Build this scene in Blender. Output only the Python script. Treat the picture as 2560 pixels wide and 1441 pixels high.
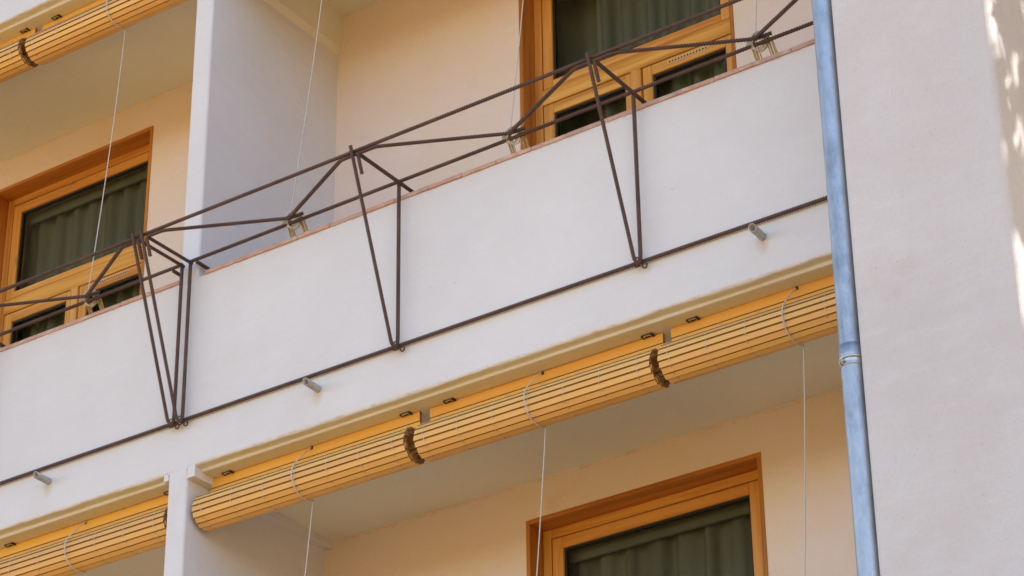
import bpy, bmesh, math, random
from mathutils import Vector, Matrix
import mathutils.noise as mn

for o in list(bpy.data.objects):
    bpy.data.objects.remove(o)
scene = bpy.context.scene
col = scene.collection
R = math.radians
random.seed(7)

# ------------------------------------------------------------------ camera
cam_data = bpy.data.cameras.new('camera')
cam = bpy.data.objects.new('camera', cam_data)
col.objects.link(cam)
Rv = Vector((0.8212899, 0.5704169, -0.0103662))
Uv = Vector((0.2871749, -0.3976395, 0.8714433))
Fv = Vector((-0.4929640, 0.7186845, 0.4903867))
m = Matrix((Rv, Uv, -Fv)).transposed().to_4x4()
m.translation = Vector((7.17628, -7.90846, -5.05966))
cam.matrix_world = m
cam_data.lens = 93.04
cam_data.sensor_width = 36
cam_data.clip_start = 0.1
cam_data.clip_end = 2000
scene.camera = cam

# ------------------------------------------------------------------ light
SUN_AZ = Vector((0.62, 0.25))
SUN_EL = R(48)
world = bpy.data.worlds.new('World')
scene.world = world
world.use_nodes = True
wn = world.node_tree.nodes
wl = world.node_tree.links
wn.clear()
w_out = wn.new('ShaderNodeOutputWorld')
w_bg = wn.new('ShaderNodeBackground')
w_sky = wn.new('ShaderNodeTexSky')
w_sky.sky_type = 'NISHITA'
w_sky.sun_disc = False
w_sky.sun_elevation = SUN_EL
w_sky.sun_rotation = math.atan2(SUN_AZ.x, SUN_AZ.y)
w_sky.altitude = 50
w_sky.air_density = 1.0
w_sky.dust_density = 0.4
w_sky.ozone_density = 1.0
w_bg.inputs['Strength'].default_value = 0.15
wl.new(w_sky.outputs['Color'], w_bg.inputs['Color'])
wl.new(w_bg.outputs['Background'], w_out.inputs['Surface'])

sun_data = bpy.data.lights.new('sun', 'SUN')
sun_data.energy = 3.4
sun_data.angle = R(0.55)
sun_data.color = (1.0, 0.93, 0.82)
sun = bpy.data.objects.new('sun', sun_data)
col.objects.link(sun)
h = SUN_AZ.normalized() * math.cos(SUN_EL)
SUN_DIR = Vector((h.x, h.y, math.sin(SUN_EL)))
sun.rotation_euler = SUN_DIR.to_track_quat('Z', 'Y').to_euler()
sun.location = (12, 5, 18)

scene.view_settings.view_transform = 'Standard'
scene.view_settings.look = 'None'
scene.view_settings.gamma = 1
scene.view_settings.use_curve_mapping = False
scene.view_settings.exposure = 1.42
scene.render.engine = 'CYCLES'
scene.cycles.max_bounces = 8
scene.cycles.diffuse_bounces = 5
scene.cycles.use_denoising = True

# ------------------------------------------------------------------ materials
def new_mat(name):
    mt = bpy.data.materials.new(name)
    mt.use_nodes = True
    nt = mt.node_tree
    nt.nodes.clear()
    out = nt.nodes.new('ShaderNodeOutputMaterial')
    b = nt.nodes.new('ShaderNodeBsdfPrincipled')
    nt.links.new(b.outputs['BSDF'], out.inputs['Surface'])
    return mt, nt, b

def nd(nt, t, **kw):
    n = nt.nodes.new(t)
    for k, v in kw.items():
        setattr(n, k, v)
    return n

def noise(nt, vec, scale, detail=4, rough=0.55):
    n = nd(nt, 'ShaderNodeTexNoise')
    n.inputs['Scale'].default_value = scale
    n.inputs['Detail'].default_value = detail
    n.inputs['Roughness'].default_value = rough
    if vec is not None:
        nt.links.new(vec, n.inputs['Vector'])
    return n.outputs['Fac']

def ramp(nt, fac, stops):
    r = nd(nt, 'ShaderNodeValToRGB')
    cr = r.color_ramp
    while len(cr.elements) < len(stops):
        cr.elements.new(0.5)
    for e, (p, c) in zip(cr.elements, stops):
        e.position = p
        e.color = c if len(c) == 4 else (*c, 1)
    nt.links.new(fac, r.inputs['Fac'])
    return r.outputs['Color']

def mixc(nt, fac, a, b, mode='MIX'):
    n = nd(nt, 'ShaderNodeMix', data_type='RGBA', blend_type=mode)
    for sock, v in ((n.inputs[0], fac), (n.inputs[6], a), (n.inputs[7], b)):
        if isinstance(v, (int, float)):
            sock.default_value = v
        elif isinstance(v, tuple):
            sock.default_value = v if len(v) == 4 else (*v, 1)
        else:
            nt.links.new(v, sock)
    return n.outputs[2]

def mth(nt, op, a, b=0.0, clamp=False):
    n = nd(nt, 'ShaderNodeMath', operation=op, use_clamp=clamp)
    for s, v in ((n.inputs[0], a), (n.inputs[1], b)):
        if isinstance(v, (int, float)):
            s.default_value = v
        else:
            nt.links.new(v, s)
    return n.outputs[0]

def bump(nt, b, hgt, strength, dist):
    n = nd(nt, 'ShaderNodeBump')
    n.inputs['Strength'].default_value = strength
    n.inputs['Distance'].default_value = dist
    nt.links.new(hgt, n.inputs['Height'])
    nt.links.new(n.outputs['Normal'], b.inputs['Normal'])

def scaled(nt, vec, s):
    n = nd(nt, 'ShaderNodeMapping')
    n.inputs['Scale'].default_value = s
    nt.links.new(vec, n.inputs['Vector'])
    return n.outputs['Vector']

def plaster(name, c0, c1, stain=(0.60, 0.47, 0.40), stain_amt=0.35, speck=1.0, crack_z=(), spots=(), grain=1.0, thr=0.80, fine_stain=5.5, gate=0.46, pscale=30, mottle=0.20, mott_c=(0.66, 0.60, 0.60)):
    mt, nt, b = new_mat(name)
    pos = nd(nt, 'ShaderNodeNewGeometry').outputs['Position']
    big = noise(nt, pos, 0.9, 4, 0.55)
    colr = ramp(nt, big, [(0.3, c0), (0.7, c1)])
    mid = noise(nt, pos, fine_stain, 6, 0.68)
    mask = ramp(nt, mid, [(0.56, (0, 0, 0)), (0.76, (1, 1, 1))])
    big2 = noise(nt, scaled(nt, pos, (1, 1, 0.7)), 1.7, 3, 0.5)
    mask2 = ramp(nt, big2, [(0.45, (0, 0, 0)), (0.7, (1, 1, 1))])
    f = mth(nt, 'MULTIPLY', mth(nt, 'MULTIPLY', mask, mask2), stain_amt)
    colr = mixc(nt, f, colr, stain)
    # small pits and flecks
    v = nd(nt, 'ShaderNodeTexVoronoi', feature='F1')
    v.inputs['Scale'].default_value = pscale
    nt.links.new(pos, v.inputs['Vector'])
    wn_ = nd(nt, 'ShaderNodeTexWhiteNoise', noise_dimensions='3D')
    nt.links.new(v.outputs['Position'], wn_.inputs['Vector'])
    pit = mth(nt, 'LESS_THAN', v.outputs['Distance'], mth(nt, 'MULTIPLY', mth(nt, 'SUBTRACT', wn_.outputs['Value'], thr), 0.55))
    pm = noise(nt, pos, 1.3, 3, 0.6)
    pit = mth(nt, 'MULTIPLY', pit, ramp(nt, pm, [(gate, (0, 0, 0)), (gate + 0.2, (1, 1, 1))]))
    colr = mixc(nt, mth(nt, 'MULTIPLY', pit, 0.55 * speck), colr, (0.27, 0.235, 0.21))
    sep = nd(nt, 'ShaderNodeSeparateXYZ')
    nt.links.new(pos, sep.inputs[0])
    wob = noise(nt, scaled(nt, pos, (1, 1, 0.2)), 4.0, 5, 0.65)
    fine = noise(nt, scaled(nt, pos, (1.0, 1.0, 3.0)), 22, 5, 0.7)
    for z0, wdt, amt in crack_z:      # thin rusty hairline where wall meets ceiling
        dz = mth(nt, 'SUBTRACT', sep.outputs['Z'], z0)
        dz = mth(nt, 'ADD', dz, mth(nt, 'MULTIPLY', mth(nt, 'SUBTRACT', wob, 0.5), wdt * 1.6))
        near = mth(nt, 'SUBTRACT', 1.0, mth(nt, 'DIVIDE', mth(nt, 'ABSOLUTE', dz), wdt), True)
        broken = ramp(nt, fine, [(0.46, (0, 0, 0)), (0.62, (1, 1, 1))])
        colr = mixc(nt, mth(nt, 'MULTIPLY', mth(nt, 'MULTIPLY', near, broken), amt), colr, (0.38, 0.17, 0.09))
    for sx, sy, sz in spots:          # tan filler and drip below each spout
        dv = nd(nt, 'ShaderNodeVectorMath', operation='SUBTRACT')
        nt.links.new(pos, dv.inputs[0]); dv.inputs[1].default_value = (sx, sy, sz)
        ln = nd(nt, 'ShaderNodeVectorMath', operation='LENGTH')
        nt.links.new(scaled(nt, dv.outputs[0], (1.0, 1.0, 0.55)), ln.inputs[0])
        near = mth(nt, 'SUBTRACT', 1.0, mth(nt, 'DIVIDE', ln.outputs['Value'], 0.036), True)
        colr = mixc(nt, mth(nt, 'MULTIPLY', mth(nt, 'MULTIPLY', near, fine), 1.1, True), colr, (0.50, 0.36, 0.22))
    trowel = noise(nt, scaled(nt, pos, (0.8, 0.8, 3.2)), 6.5, 4, 0.6)
    colr = mixc(nt, mth(nt, 'MULTIPLY', ramp(nt, trowel, [(0.5, (0, 0, 0)), (0.75, (1, 1, 1))]), 0.16), colr, (0.86, 0.84, 0.85))
    mott = noise(nt, pos, 2.6, 5, 0.6)
    colr = mixc(nt, mth(nt, 'MULTIPLY', ramp(nt, mott, [(0.42, (0, 0, 0)), (0.66, (1, 1, 1))]), mottle), colr, mott_c)
    gr = noise(nt, pos, 75, 4, 0.7)
    colr = mixc(nt, mth(nt, 'MULTIPLY', ramp(nt, gr, [(0.52, (0, 0, 0)), (0.78, (1, 1, 1))]), 0.15 * grain), colr, (0.50, 0.45, 0.42))
    hgt = mth(nt, 'ADD', mth(nt, 'ADD', mth(nt, 'MULTIPLY', noise(nt, pos, 14, 5, 0.6), 1.0), mth(nt, 'MULTIPLY', trowel, 0.5)),
              mth(nt, 'MULTIPLY', noise(nt, pos, 160, 3, 0.6), 0.16))
    hgt = mth(nt, 'SUBTRACT', hgt, mth(nt, 'MULTIPLY', pit, 0.5))
    nt.links.new(colr, b.inputs['Base Color'])
    b.inputs['Roughness'].default_value = 0.9
    b.inputs['Specular IOR Level'].default_value = 0.15
    bump(nt, b, hgt, 0.5, 0.008)
    return mt

def wood(name, c_dark, c_mid, c_light, axis='X', rough=0.5, spec=0.35, knots=True, scale=1.0, ring=0.30):
    mt, nt, b = new_mat(name)
    pos = nd(nt, 'ShaderNodeTexCoord').outputs['Object']
    rnd = nd(nt, 'ShaderNodeObjectInfo').outputs['Random']
    off = nd(nt, 'ShaderNodeCombineXYZ')
    for i, k in enumerate((37.0, 91.0, 53.0)):
        nt.links.new(mth(nt, 'MULTIPLY', rnd, k), off.inputs[i])
    add = nd(nt, 'ShaderNodeVectorMath', operation='ADD')
    nt.links.new(pos, add.inputs[0])
    nt.links.new(off.outputs[0], add.inputs[1])
    vec = add.outputs[0]
    s = {'X': (0.9, 22, 22), 'Z': (22, 22, 0.9)}[axis]
    vec_s = scaled(nt, vec, tuple(q * scale for q in s))
    g = noise(nt, vec_s, 1.0, 6, 0.62)
    warp = noise(nt, scaled(nt, vec, tuple(q * 0.28 * scale for q in s)), 1.0, 3, 0.5)
    rings = mth(nt, 'FRACT', mth(nt, 'MULTIPLY', mth(nt, 'ADD', warp, mth(nt, 'MULTIPLY', g, 0.12)), 7.0))
    colr = ramp(nt, g, [(0.28, c_dark), (0.5, c_mid), (0.75, c_light)])
    ringm = ramp(nt, rings, [(0.0, (0, 0, 0)), (0.75, (0.15, 0.15, 0.15)), (0.93, (1, 1, 1)), (1.0, (0, 0, 0))])
    colr = mixc(nt, mth(nt, 'MULTIPLY', ringm, ring), colr, c_dark)
    if knots:
        v = nd(nt, 'ShaderNodeTexVoronoi', feature='F1')
        v.inputs['Scale'].default_value = 1.0
        ks = {'X': (3.0, 9, 9), 'Z': (9, 9, 3.0)}[axis]
        nt.links.new(scaled(nt, vec, ks), v.inputs['Vector'])
        wn_ = nd(nt, 'ShaderNodeTexWhiteNoise', noise_dimensions='3D')
        nt.links.new(v.outputs['Position'], wn_.inputs['Vector'])
        kf = mth(nt, 'SUBTRACT', mth(nt, 'MULTIPLY', mth(nt, 'GREATER_THAN', wn_.outputs['Value'], 0.9), 0.16), v.outputs['Distance'])
        kf = mth(nt, 'MULTIPLY', kf, 9.0, True)
        colr = mixc(nt, mth(nt, 'MULTIPLY', kf, 0.7), colr, (c_dark[0] * 0.35, c_dark[1] * 0.3, c_dark[2] * 0.3))
    tint = nd(nt, 'ShaderNodeHueSaturation')
    nt.links.new(mth(nt, 'ADD', 0.94, mth(nt, 'MULTIPLY', rnd, 0.11)), tint.inputs['Value'])
    nt.links.new(mth(nt, 'ADD', 0.494, mth(nt, 'MULTIPLY', rnd, 0.012)), tint.inputs['Hue'])
    nt.links.new(colr, tint.inputs['Color'])
    nt.links.new(tint.outputs['Color'], b.inputs['Base Color'])
    b.inputs['Roughness'].default_value = rough
    b.inputs['Specular IOR Level'].default_value = spec
    bump(nt, b, g, 0.25, 0.0015)
    return mt

def plain(name, c, rough=0.6, metal=0.0, var=0.25, nscale=30, spec=0.4, bmp=0.0):
    mt, nt, b = new_mat(name)
    pos = nd(nt, 'ShaderNodeNewGeometry').outputs['Position']
    n = noise(nt, pos, nscale, 5, 0.65)
    lo = tuple(max(0, q * (1 - var)) for q in c)
    hi = tuple(min(1, q * (1 + var)) for q in c)
    nt.links.new(ramp(nt, n, [(0.3, lo), (0.7, hi)]), b.inputs['Base Color'])
    b.inputs['Roughness'].default_value = rough
    b.inputs['Metallic'].default_value = metal
    b.inputs['Specular IOR Level'].default_value = spec
    if bmp:
        bump(nt, b, n, bmp, 0.002)
    return mt

M = {}
M['wall'] = plaster('cream_plaster', (0.692, 0.686, 0.715), (0.752, 0.744, 0.775), stain=(0.64, 0.55, 0.50), stain_amt=0.45, speck=0.9,
                    crack_z=((0.006, 0.006, 0.45), (3.006, 0.006, 0.45), (0.964, 0.009, 0.35)), spots=((-0.853, 0.0, 0.146), (0.728, 0.0, 0.148), (2.940, 0.0, 0.149)))
M['pillar'] = plaster('weathered_cream_plaster', (0.605, 0.583, 0.60), (0.68, 0.66, 0.68), stain=(0.50, 0.40, 0.37), stain_amt=0.40, speck=1.1, grain=2.4, thr=0.67, fine_stain=6.5, gate=0.45, pscale=44, mottle=0.42, mott_c=(0.60, 0.53, 0.52))
M['inner'] = plaster('loggia_plaster', (0.775, 0.65, 0.605), (0.825, 0.70, 0.655), stain=(0.58, 0.40, 0.27), stain_amt=0.55, speck=0.7, mottle=0.5, mott_c=(0.78, 0.665, 0.50),
                     crack_z=((-0.024, 0.012, 0.40), (2.980, 0.008, 0.25)))
M['ceil'] = plaster('ceiling_plaster', (0.765, 0.735, 0.61), (0.79, 0.765, 0.645), stain_amt=0.10, speck=0.2)

M['slat'] = wood('varnished_pine_slat', (0.74, 0.42, 0.125), (0.785, 0.455, 0.15), (0.815, 0.49, 0.17), 'X', 0.5, 0.3, knots=False, ring=0.12)
M['board'] = wood('pine_board_warm_bounce', (0.74, 0.37, 0.06), (0.80, 0.42, 0.08), (0.83, 0.46, 0.10), 'X', 0.5, 0.3, knots=False, ring=0.25)  # same pine as the slats, warm bounce light mixed into the colour
M['slat_end'] = plain('end_grain_and_edge_shade', (0.30, 0.165, 0.065), 0.85, var=0.35, nscale=220)  # end grain colour, also laid on the long edges as painted shade
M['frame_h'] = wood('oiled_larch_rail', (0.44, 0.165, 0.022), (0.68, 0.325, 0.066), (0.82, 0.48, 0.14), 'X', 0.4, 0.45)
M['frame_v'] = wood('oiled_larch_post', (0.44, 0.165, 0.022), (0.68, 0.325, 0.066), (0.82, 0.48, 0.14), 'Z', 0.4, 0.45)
M['lining_h'] = wood('shaded_larch_lining', (0.30, 0.095, 0.012), (0.47, 0.175, 0.026), (0.58, 0.25, 0.05), 'X', 0.45, 0.35)  # both lining colours are larch darkened with the shade of the reveal
M['lining_v'] = wood('shaded_larch_lining_upright', (0.30, 0.095, 0.012), (0.47, 0.175, 0.026), (0.58, 0.25, 0.05), 'Z', 0.45, 0.35)
M['pale_wood'] = wood('pale_maple_strip', (0.62, 0.40, 0.2), (0.72, 0.5, 0.28), (0.78, 0.56, 0.33), 'X', 0.5, 0.3, knots=False)
M['rope'] = plain('white_cord', (0.58, 0.55, 0.50), 0.85, var=0.15, nscale=250, spec=0.1)
M['rope_shaded'] = plain('cord_in_warm_shade', (0.42, 0.31, 0.14), 0.85, var=0.35, nscale=60, spec=0.1)  # the white cord with shade and warm bounce put into its colour
M['staple'] = plain('staple_steel', (0.55, 0.55, 0.53), 0.4, metal=0.7, var=0.15)
M['bracket'] = plain('zinc_bracket', (0.5, 0.5, 0.47), 0.4, metal=0.8, var=0.2)
M['dark'] = plain('bracket_shadow_gap', (0.03, 0.03, 0.028), 0.8, var=0.2)
M['gasket'] = plain('black_gasket', (0.016, 0.016, 0.015), 0.6, var=0.2)
M['room'] = plain('room_paint', (0.40, 0.38, 0.34), 0.95, var=0.1, nscale=2)
M['ground'] = plain('sandy_paving', (0.41, 0.225, 0.045), 0.95, var=0.18, nscale=0.6)
M['street_wall'] = plain('ochre_render', (0.60, 0.42, 0.24), 0.95, var=0.12, nscale=1.0)

def make_rebar():
    mt, nt, b = new_mat('rusted_rebar')
    pos = nd(nt, 'ShaderNodeNewGeometry').outputs['Position']
    n = noise(nt, pos, 9, 6, 0.7)
    n2 = noise(nt, pos, 120, 3, 0.6)
    c = ramp(nt, n, [(0.25, (0.066, 0.037, 0.032)), (0.5, (0.105, 0.056, 0.042)), (0.75, (0.175, 0.085, 0.048))])
    c = mixc(nt, mth(nt, 'MULTIPLY', n2, 0.35), c, (0.05, 0.034, 0.032))
    nt.links.new(c, b.inputs['Base Color'])
    b.inputs['Roughness'].default_value = 0.62
    b.inputs['Metallic'].default_value = 0.15
    bump(nt, b, n2, 0.3, 0.001)
    return mt
M['rebar'] = make_rebar()

def make_zinc():
    mt, nt, b = new_mat('galvanised_steel')
    pos = nd(nt, 'ShaderNodeNewGeometry').outputs['Position']
    v = nd(nt, 'ShaderNodeTexVoronoi', feature='F1')
    v.inputs['Scale'].default_value = 75
    nt.links.new(scaled(nt, pos, (1, 1, 0.55)), v.inputs['Vector'])
    bw = nd(nt, 'ShaderNodeRGBToBW')
    nt.links.new(v.outputs['Color'], bw.inputs[0])
    big = noise(nt, scaled(nt, pos, (1, 1, 0.4)), 13, 6, 0.7)
    c = ramp(nt, big, [(0.36, (0.33, 0.36, 0.40)), (0.5, (0.48, 0.51, 0.555)), (0.68, (0.56, 0.59, 0.63))])
    c = mixc(nt, mth(nt, 'MULTIPLY', bw.outputs[0], 0.35), c, (0.40, 0.43, 0.48))
    drip = noise(nt, scaled(nt, pos, (60, 60, 5)), 1.0, 4, 0.6)
    c = mixc(nt, mth(nt, 'MULTIPLY', ramp(nt, drip, [(0.62, (0, 0, 0)), (0.8, (1, 1, 1))]), 0.28), c, (0.30, 0.31, 0.32))
    nt.links.new(c, b.inputs['Base Color'])
    b.inputs['Metallic'].default_value = 0.85
    r = ramp(nt, bw.outputs[0], [(0.0, (0.44,) * 3), (1.0, (0.52,) * 3)])
    nt.links.new(r, b.inputs['Roughness'])
    bump(nt, b, big, 0.12, 0.003)
    return mt
M['zinc'] = make_zinc()
M['zinc_clean'] = plain('bright_zinc', (0.54, 0.56, 0.57), 0.42, metal=0.85, var=0.08, nscale=40)

def make_tile():
    mt, nt, b = new_mat('terracotta_tile')
    pos = nd(nt, 'ShaderNodeNewGeometry').outputs['Position']
    rnd = nd(nt, 'ShaderNodeObjectInfo').outputs['Random']
    c = ramp(nt, noise(nt, pos, 16, 5, 0.6), [(0.3, (0.53, 0.28, 0.21)), (0.7, (0.64, 0.39, 0.31))])
    tint = nd(nt, 'ShaderNodeHueSaturation')
    nt.links.new(mth(nt, 'ADD', 0.86, mth(nt, 'MULTIPLY', rnd, 0.14)), tint.inputs['Value'])
    nt.links.new(mth(nt, 'ADD', 0.7, mth(nt, 'MULTIPLY', rnd, 0.22)), tint.inputs['Saturation'])
    nt.links.new(c, tint.inputs['Color'])
    smear = ramp(nt, noise(nt, scaled(nt, pos, (1, 1, 3)), 11, 6, 0.7), [(0.52, (0, 0, 0)), (0.68, (1, 1, 1))])
    c = mixc(nt, mth(nt, 'MULTIPLY', smear, 0.65), tint.outputs['Color'], (0.78, 0.66, 0.56))
    nt.links.new(c, b.inputs['Base Color'])
    b.inputs['Roughness'].default_value = 0.9
    bump(nt, b, noise(nt, pos, 60, 4, 0.6), 0.3, 0.002)
    return mt
M['tile'] = make_tile()

def make_glass():
    mt, nt, b = new_mat('window_glass')
    nt.nodes.remove(b)
    out = [n for n in nt.nodes if n.type == 'OUTPUT_MATERIAL'][0]
    tr = nd(nt, 'ShaderNodeBsdfTransparent')
    tr.inputs['Color'].default_value = (0.70, 0.735, 0.69, 1)
    gl = nd(nt, 'ShaderNodeBsdfGlossy')
    gl.inputs['Roughness'].default_value = 0.0
    gl.inputs['Color'].default_value = (0.9, 0.95, 0.92, 1)
    fr = nd(nt, 'ShaderNodeFresnel')
    fr.inputs['IOR'].default_value = 1.42
    mx = nd(nt, 'ShaderNodeMixShader')
    nt.links.new(fr.outputs[0], mx.inputs[0])
    nt.links.new(tr.outputs[0], mx.inputs[1])
    nt.links.new(gl.outputs[0], mx.inputs[2])
    nt.links.new(mx.outputs[0], out.inputs['Surface'])
    return mt
M['glass'] = make_glass()

def make_curtain():
    mt, nt, b = new_mat('olive_curtain_cloth')
    pos = nd(nt, 'ShaderNodeNewGeometry').outputs['Position']
    c = ramp(nt, noise(nt, scaled(nt, pos, (6, 6, 0.7)), 1.2, 3, 0.5), [(0.3, (0.23, 0.24, 0.21)), (0.7, (0.30, 0.315, 0.28))])
    nt.links.new(c, b.inputs['Base Color'])
    b.inputs['Roughness'].default_value = 0.95
    b.inputs['Specular IOR Level'].default_value = 0.1
    return mt
M['curtain'] = make_curtain()

def make_leaf():
    mt, nt, b = new_mat('plane_tree_leaf')
    pos = nd(nt, 'ShaderNodeNewGeometry').outputs['Position']
    c = ramp(nt, noise(nt, pos, 1.4, 3, 0.6), [(0.3, (0.035, 0.07, 0.02)), (0.7, (0.09, 0.13, 0.04))])
    nt.links.new(c, b.inputs['Base Color'])
    b.inputs['Roughness'].default_value = 0.6
    return mt
M['leaf'] = make_leaf()
M['bark'] = plain('plane_tree_bark', (0.20, 0.17, 0.13), 0.9, var=0.4, nscale=6, bmp=0.6)

# ------------------------------------------------------------------ mesh helpers
class MB:
    def __init__(s):
        s.v = []; s.f = []; s.mi = []; s.sm = []
    def add(s, vs, fs, mi=0, smooth=False):
        o = len(s.v)
        s.v += [tuple(p) for p in vs]
        for f in fs:
            s.f.append(tuple(o + i for i in f)); s.mi.append(mi); s.sm.append(smooth)
    def box(s, x0, x1, y0, y1, z0, z1, mi=0):
        s.add([(x0, y0, z0), (x1, y0, z0), (x1, y1, z0), (x0, y1, z0), (x0, y0, z1), (x1, y0, z1), (x1, y1, z1), (x0, y1, z1)],
              [(0, 3, 2, 1), (4, 5, 6, 7), (0, 1, 5, 4), (1, 2, 6, 5), (2, 3, 7, 6), (3, 0, 4, 7)], mi)
    def prism_x(s, prof, x0, x1, mi=0, mi_end=None, smooth=False):
        n = len(prof)                       # profile (y, z) seen from +X, any orientation
        vs = [(x0, y, z) for y, z in prof] + [(x1, y, z) for y, z in prof]
        a = sum(prof[i][0] * prof[(i + 1) % n][1] - prof[(i + 1) % n][0] * prof[i][1] for i in range(n))
        fs = []
        for i in range(n):
            j = (i + 1) % n
            fs.append((i, j, n + j, n + i) if a < 0 else (j, i, n + i, n + j))
        s.add(vs, fs, mi, smooth)
        e = mi if mi_end is None else mi_end
        A = tuple(range(n)); B = tuple(range(n, 2 * n))
        s.add(vs, [A if a < 0 else A[::-1], B[::-1] if a < 0 else B], e)
    def prism_z(s, prof, z0, z1, mi=0):     # profile (x, y)
        n = len(prof)
        vs = [(x, y, z0) for x, y in prof] + [(x, y, z1) for x, y in prof]
        a = sum(prof[i][0] * prof[(i + 1) % n][1] - prof[(i + 1) % n][0] * prof[i][1] for i in range(n))
        if a < 0:
            prof = prof[::-1]
            vs = [(x, y, z0) for x, y in prof] + [(x, y, z1) for x, y in prof]
        s.add(vs, [(i, (i + 1) % n, n + (i + 1) % n, n + i) for i in range(n)], mi)
        s.add(vs, [tuple(range(n))[::-1], tuple(range(n, 2 * n))], mi)
    def tube(s, pts, r, seg=8, mi=0, caps=True, closed=False, smooth=True):
        pts = [Vector(p) for p in pts]
        n = len(pts)
        rr = r if isinstance(r, (list, tuple)) else [r] * n
        rings = []
        up = None
        for i, p in enumerate(pts):
            if closed:
                t = pts[(i + 1) % n] - pts[(i - 1) % n]
            else:
                t = pts[min(i + 1, n - 1)] - pts[max(i - 1, 0)]
            t.normalize()
            if up is None:
                up = t.orthogonal().normalized()
            up = (up - t * up.dot(t))
            up = up.normalized() if up.length > 1e-6 else t.orthogonal().normalized()
            w = t.cross(up)
            rings.append([p + (up * math.cos(2 * math.pi * k / seg) + w * math.sin(2 * math.pi * k / seg)) * rr[i] for k in range(seg)])
        vs = [q for g in rings for q in g]
        fs = []
        m_ = n if closed else n - 1
        for i in range(m_):
            a, b2 = i * seg, ((i + 1) % n) * seg
            for k in range(seg):
                k2 = (k + 1) % seg
                fs.append((a + k, a + k2, b2 + k2, b2 + k))
        s.add(vs, fs, mi, smooth)
        if caps and not closed:
            s.add(rings[0], [tuple(range(seg))[::-1]], mi)
            s.add(rings[-1], [tuple(range(seg))], mi)
    def mesh(s, name):
        me = bpy.data.meshes.new(name)
        me.from_pydata(s.v, [], s.f)
        me.polygons.foreach_set('material_index', s.mi)
        me.polygons.foreach_set('use_smooth', s.sm)
        me.update()
        return me

def link(name, me, mats, parent=None, kind=None, label=None):
    if isinstance(me, MB):
        me = me.mesh(name)
    if not me.materials:
        for q in (mats if isinstance(mats, (list, tuple)) else [mats]):
            me.materials.append(q)
    o = bpy.data.objects.new(name, me)
    col.objects.link(o)
    if parent is not None:
        o.parent = parent
    if kind:
        o['kind'] = kind
    if label:
        o['label'] = label
    return o

def thing(name, label, cat, loc=(0, 0, 0), group=None):
    o = bpy.data.objects.new(name, None)
    o.empty_display_size = 0.1
    o.location = loc
    col.objects.link(o)
    tag(o, label, cat, group)
    return o

def tag(o, label, cat, group=None):
    o['label'] = label
    o['category'] = cat
    if group:
        o['group'] = group
    return o

def bevelled(me, w, seg=2):
    bm = bmesh.new(); bm.from_mesh(me)
    bmesh.ops.bevel(bm, geom=[e for e in bm.edges if e.is_manifold and e.calc_face_angle(0) > 0.5], offset=w, segments=seg, affect='EDGES', profile=0.5)
    bm.to_mesh(me); bm.free()
    return me

def arc(cx, cy, r, a0, a1, n):
    return [(cx + r * math.cos(R(a0 + (a1 - a0) * i / n)), cy + r * math.sin(R(a0 + (a1 - a0) * i / n))) for i in range(n + 1)]

# ------------------------------------------------------------------ key dimensions (metres)
H = 3.0            # storey
ZP = 0.972         # top of parapet plaster above the soffit of its storey
ZC = -0.0135       # ceiling below lip
DB = 0.982         # back wall plane
GZ = -6.7          # street
XL0 = -3.77        # left bay
T = 0.111          # partition
XR = 3.60          # right bay ends here
PF = -0.585        # front of stair tower
PX1 = 4.215        # its outer corner

# ------------------------------------------------------------------ ground
g = MB(); g.add([(-300, -300, GZ), (300, -300, GZ), (300, 300, GZ), (-300, 300, GZ)], [(0, 1, 2, 3)])
link('ground', g, M['ground'], kind='structure')

# ------------------------------------------------------------------ building
bld = thing('apartment_building', 'cream plastered apartment block with open loggias and wooden balcony windows', 'building', (0, 0, 0))

def jit(x, y, z, a):
    return a * (mn.noise(Vector((x * 7.3, y * 3.1, z * 5.7))) + 0.6 * mn.noise(Vector((x * 21.3, y, z * 3))) + 1.6 * mn.noise(Vector((x * 2.1, y + 7, 0.3))))

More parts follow.
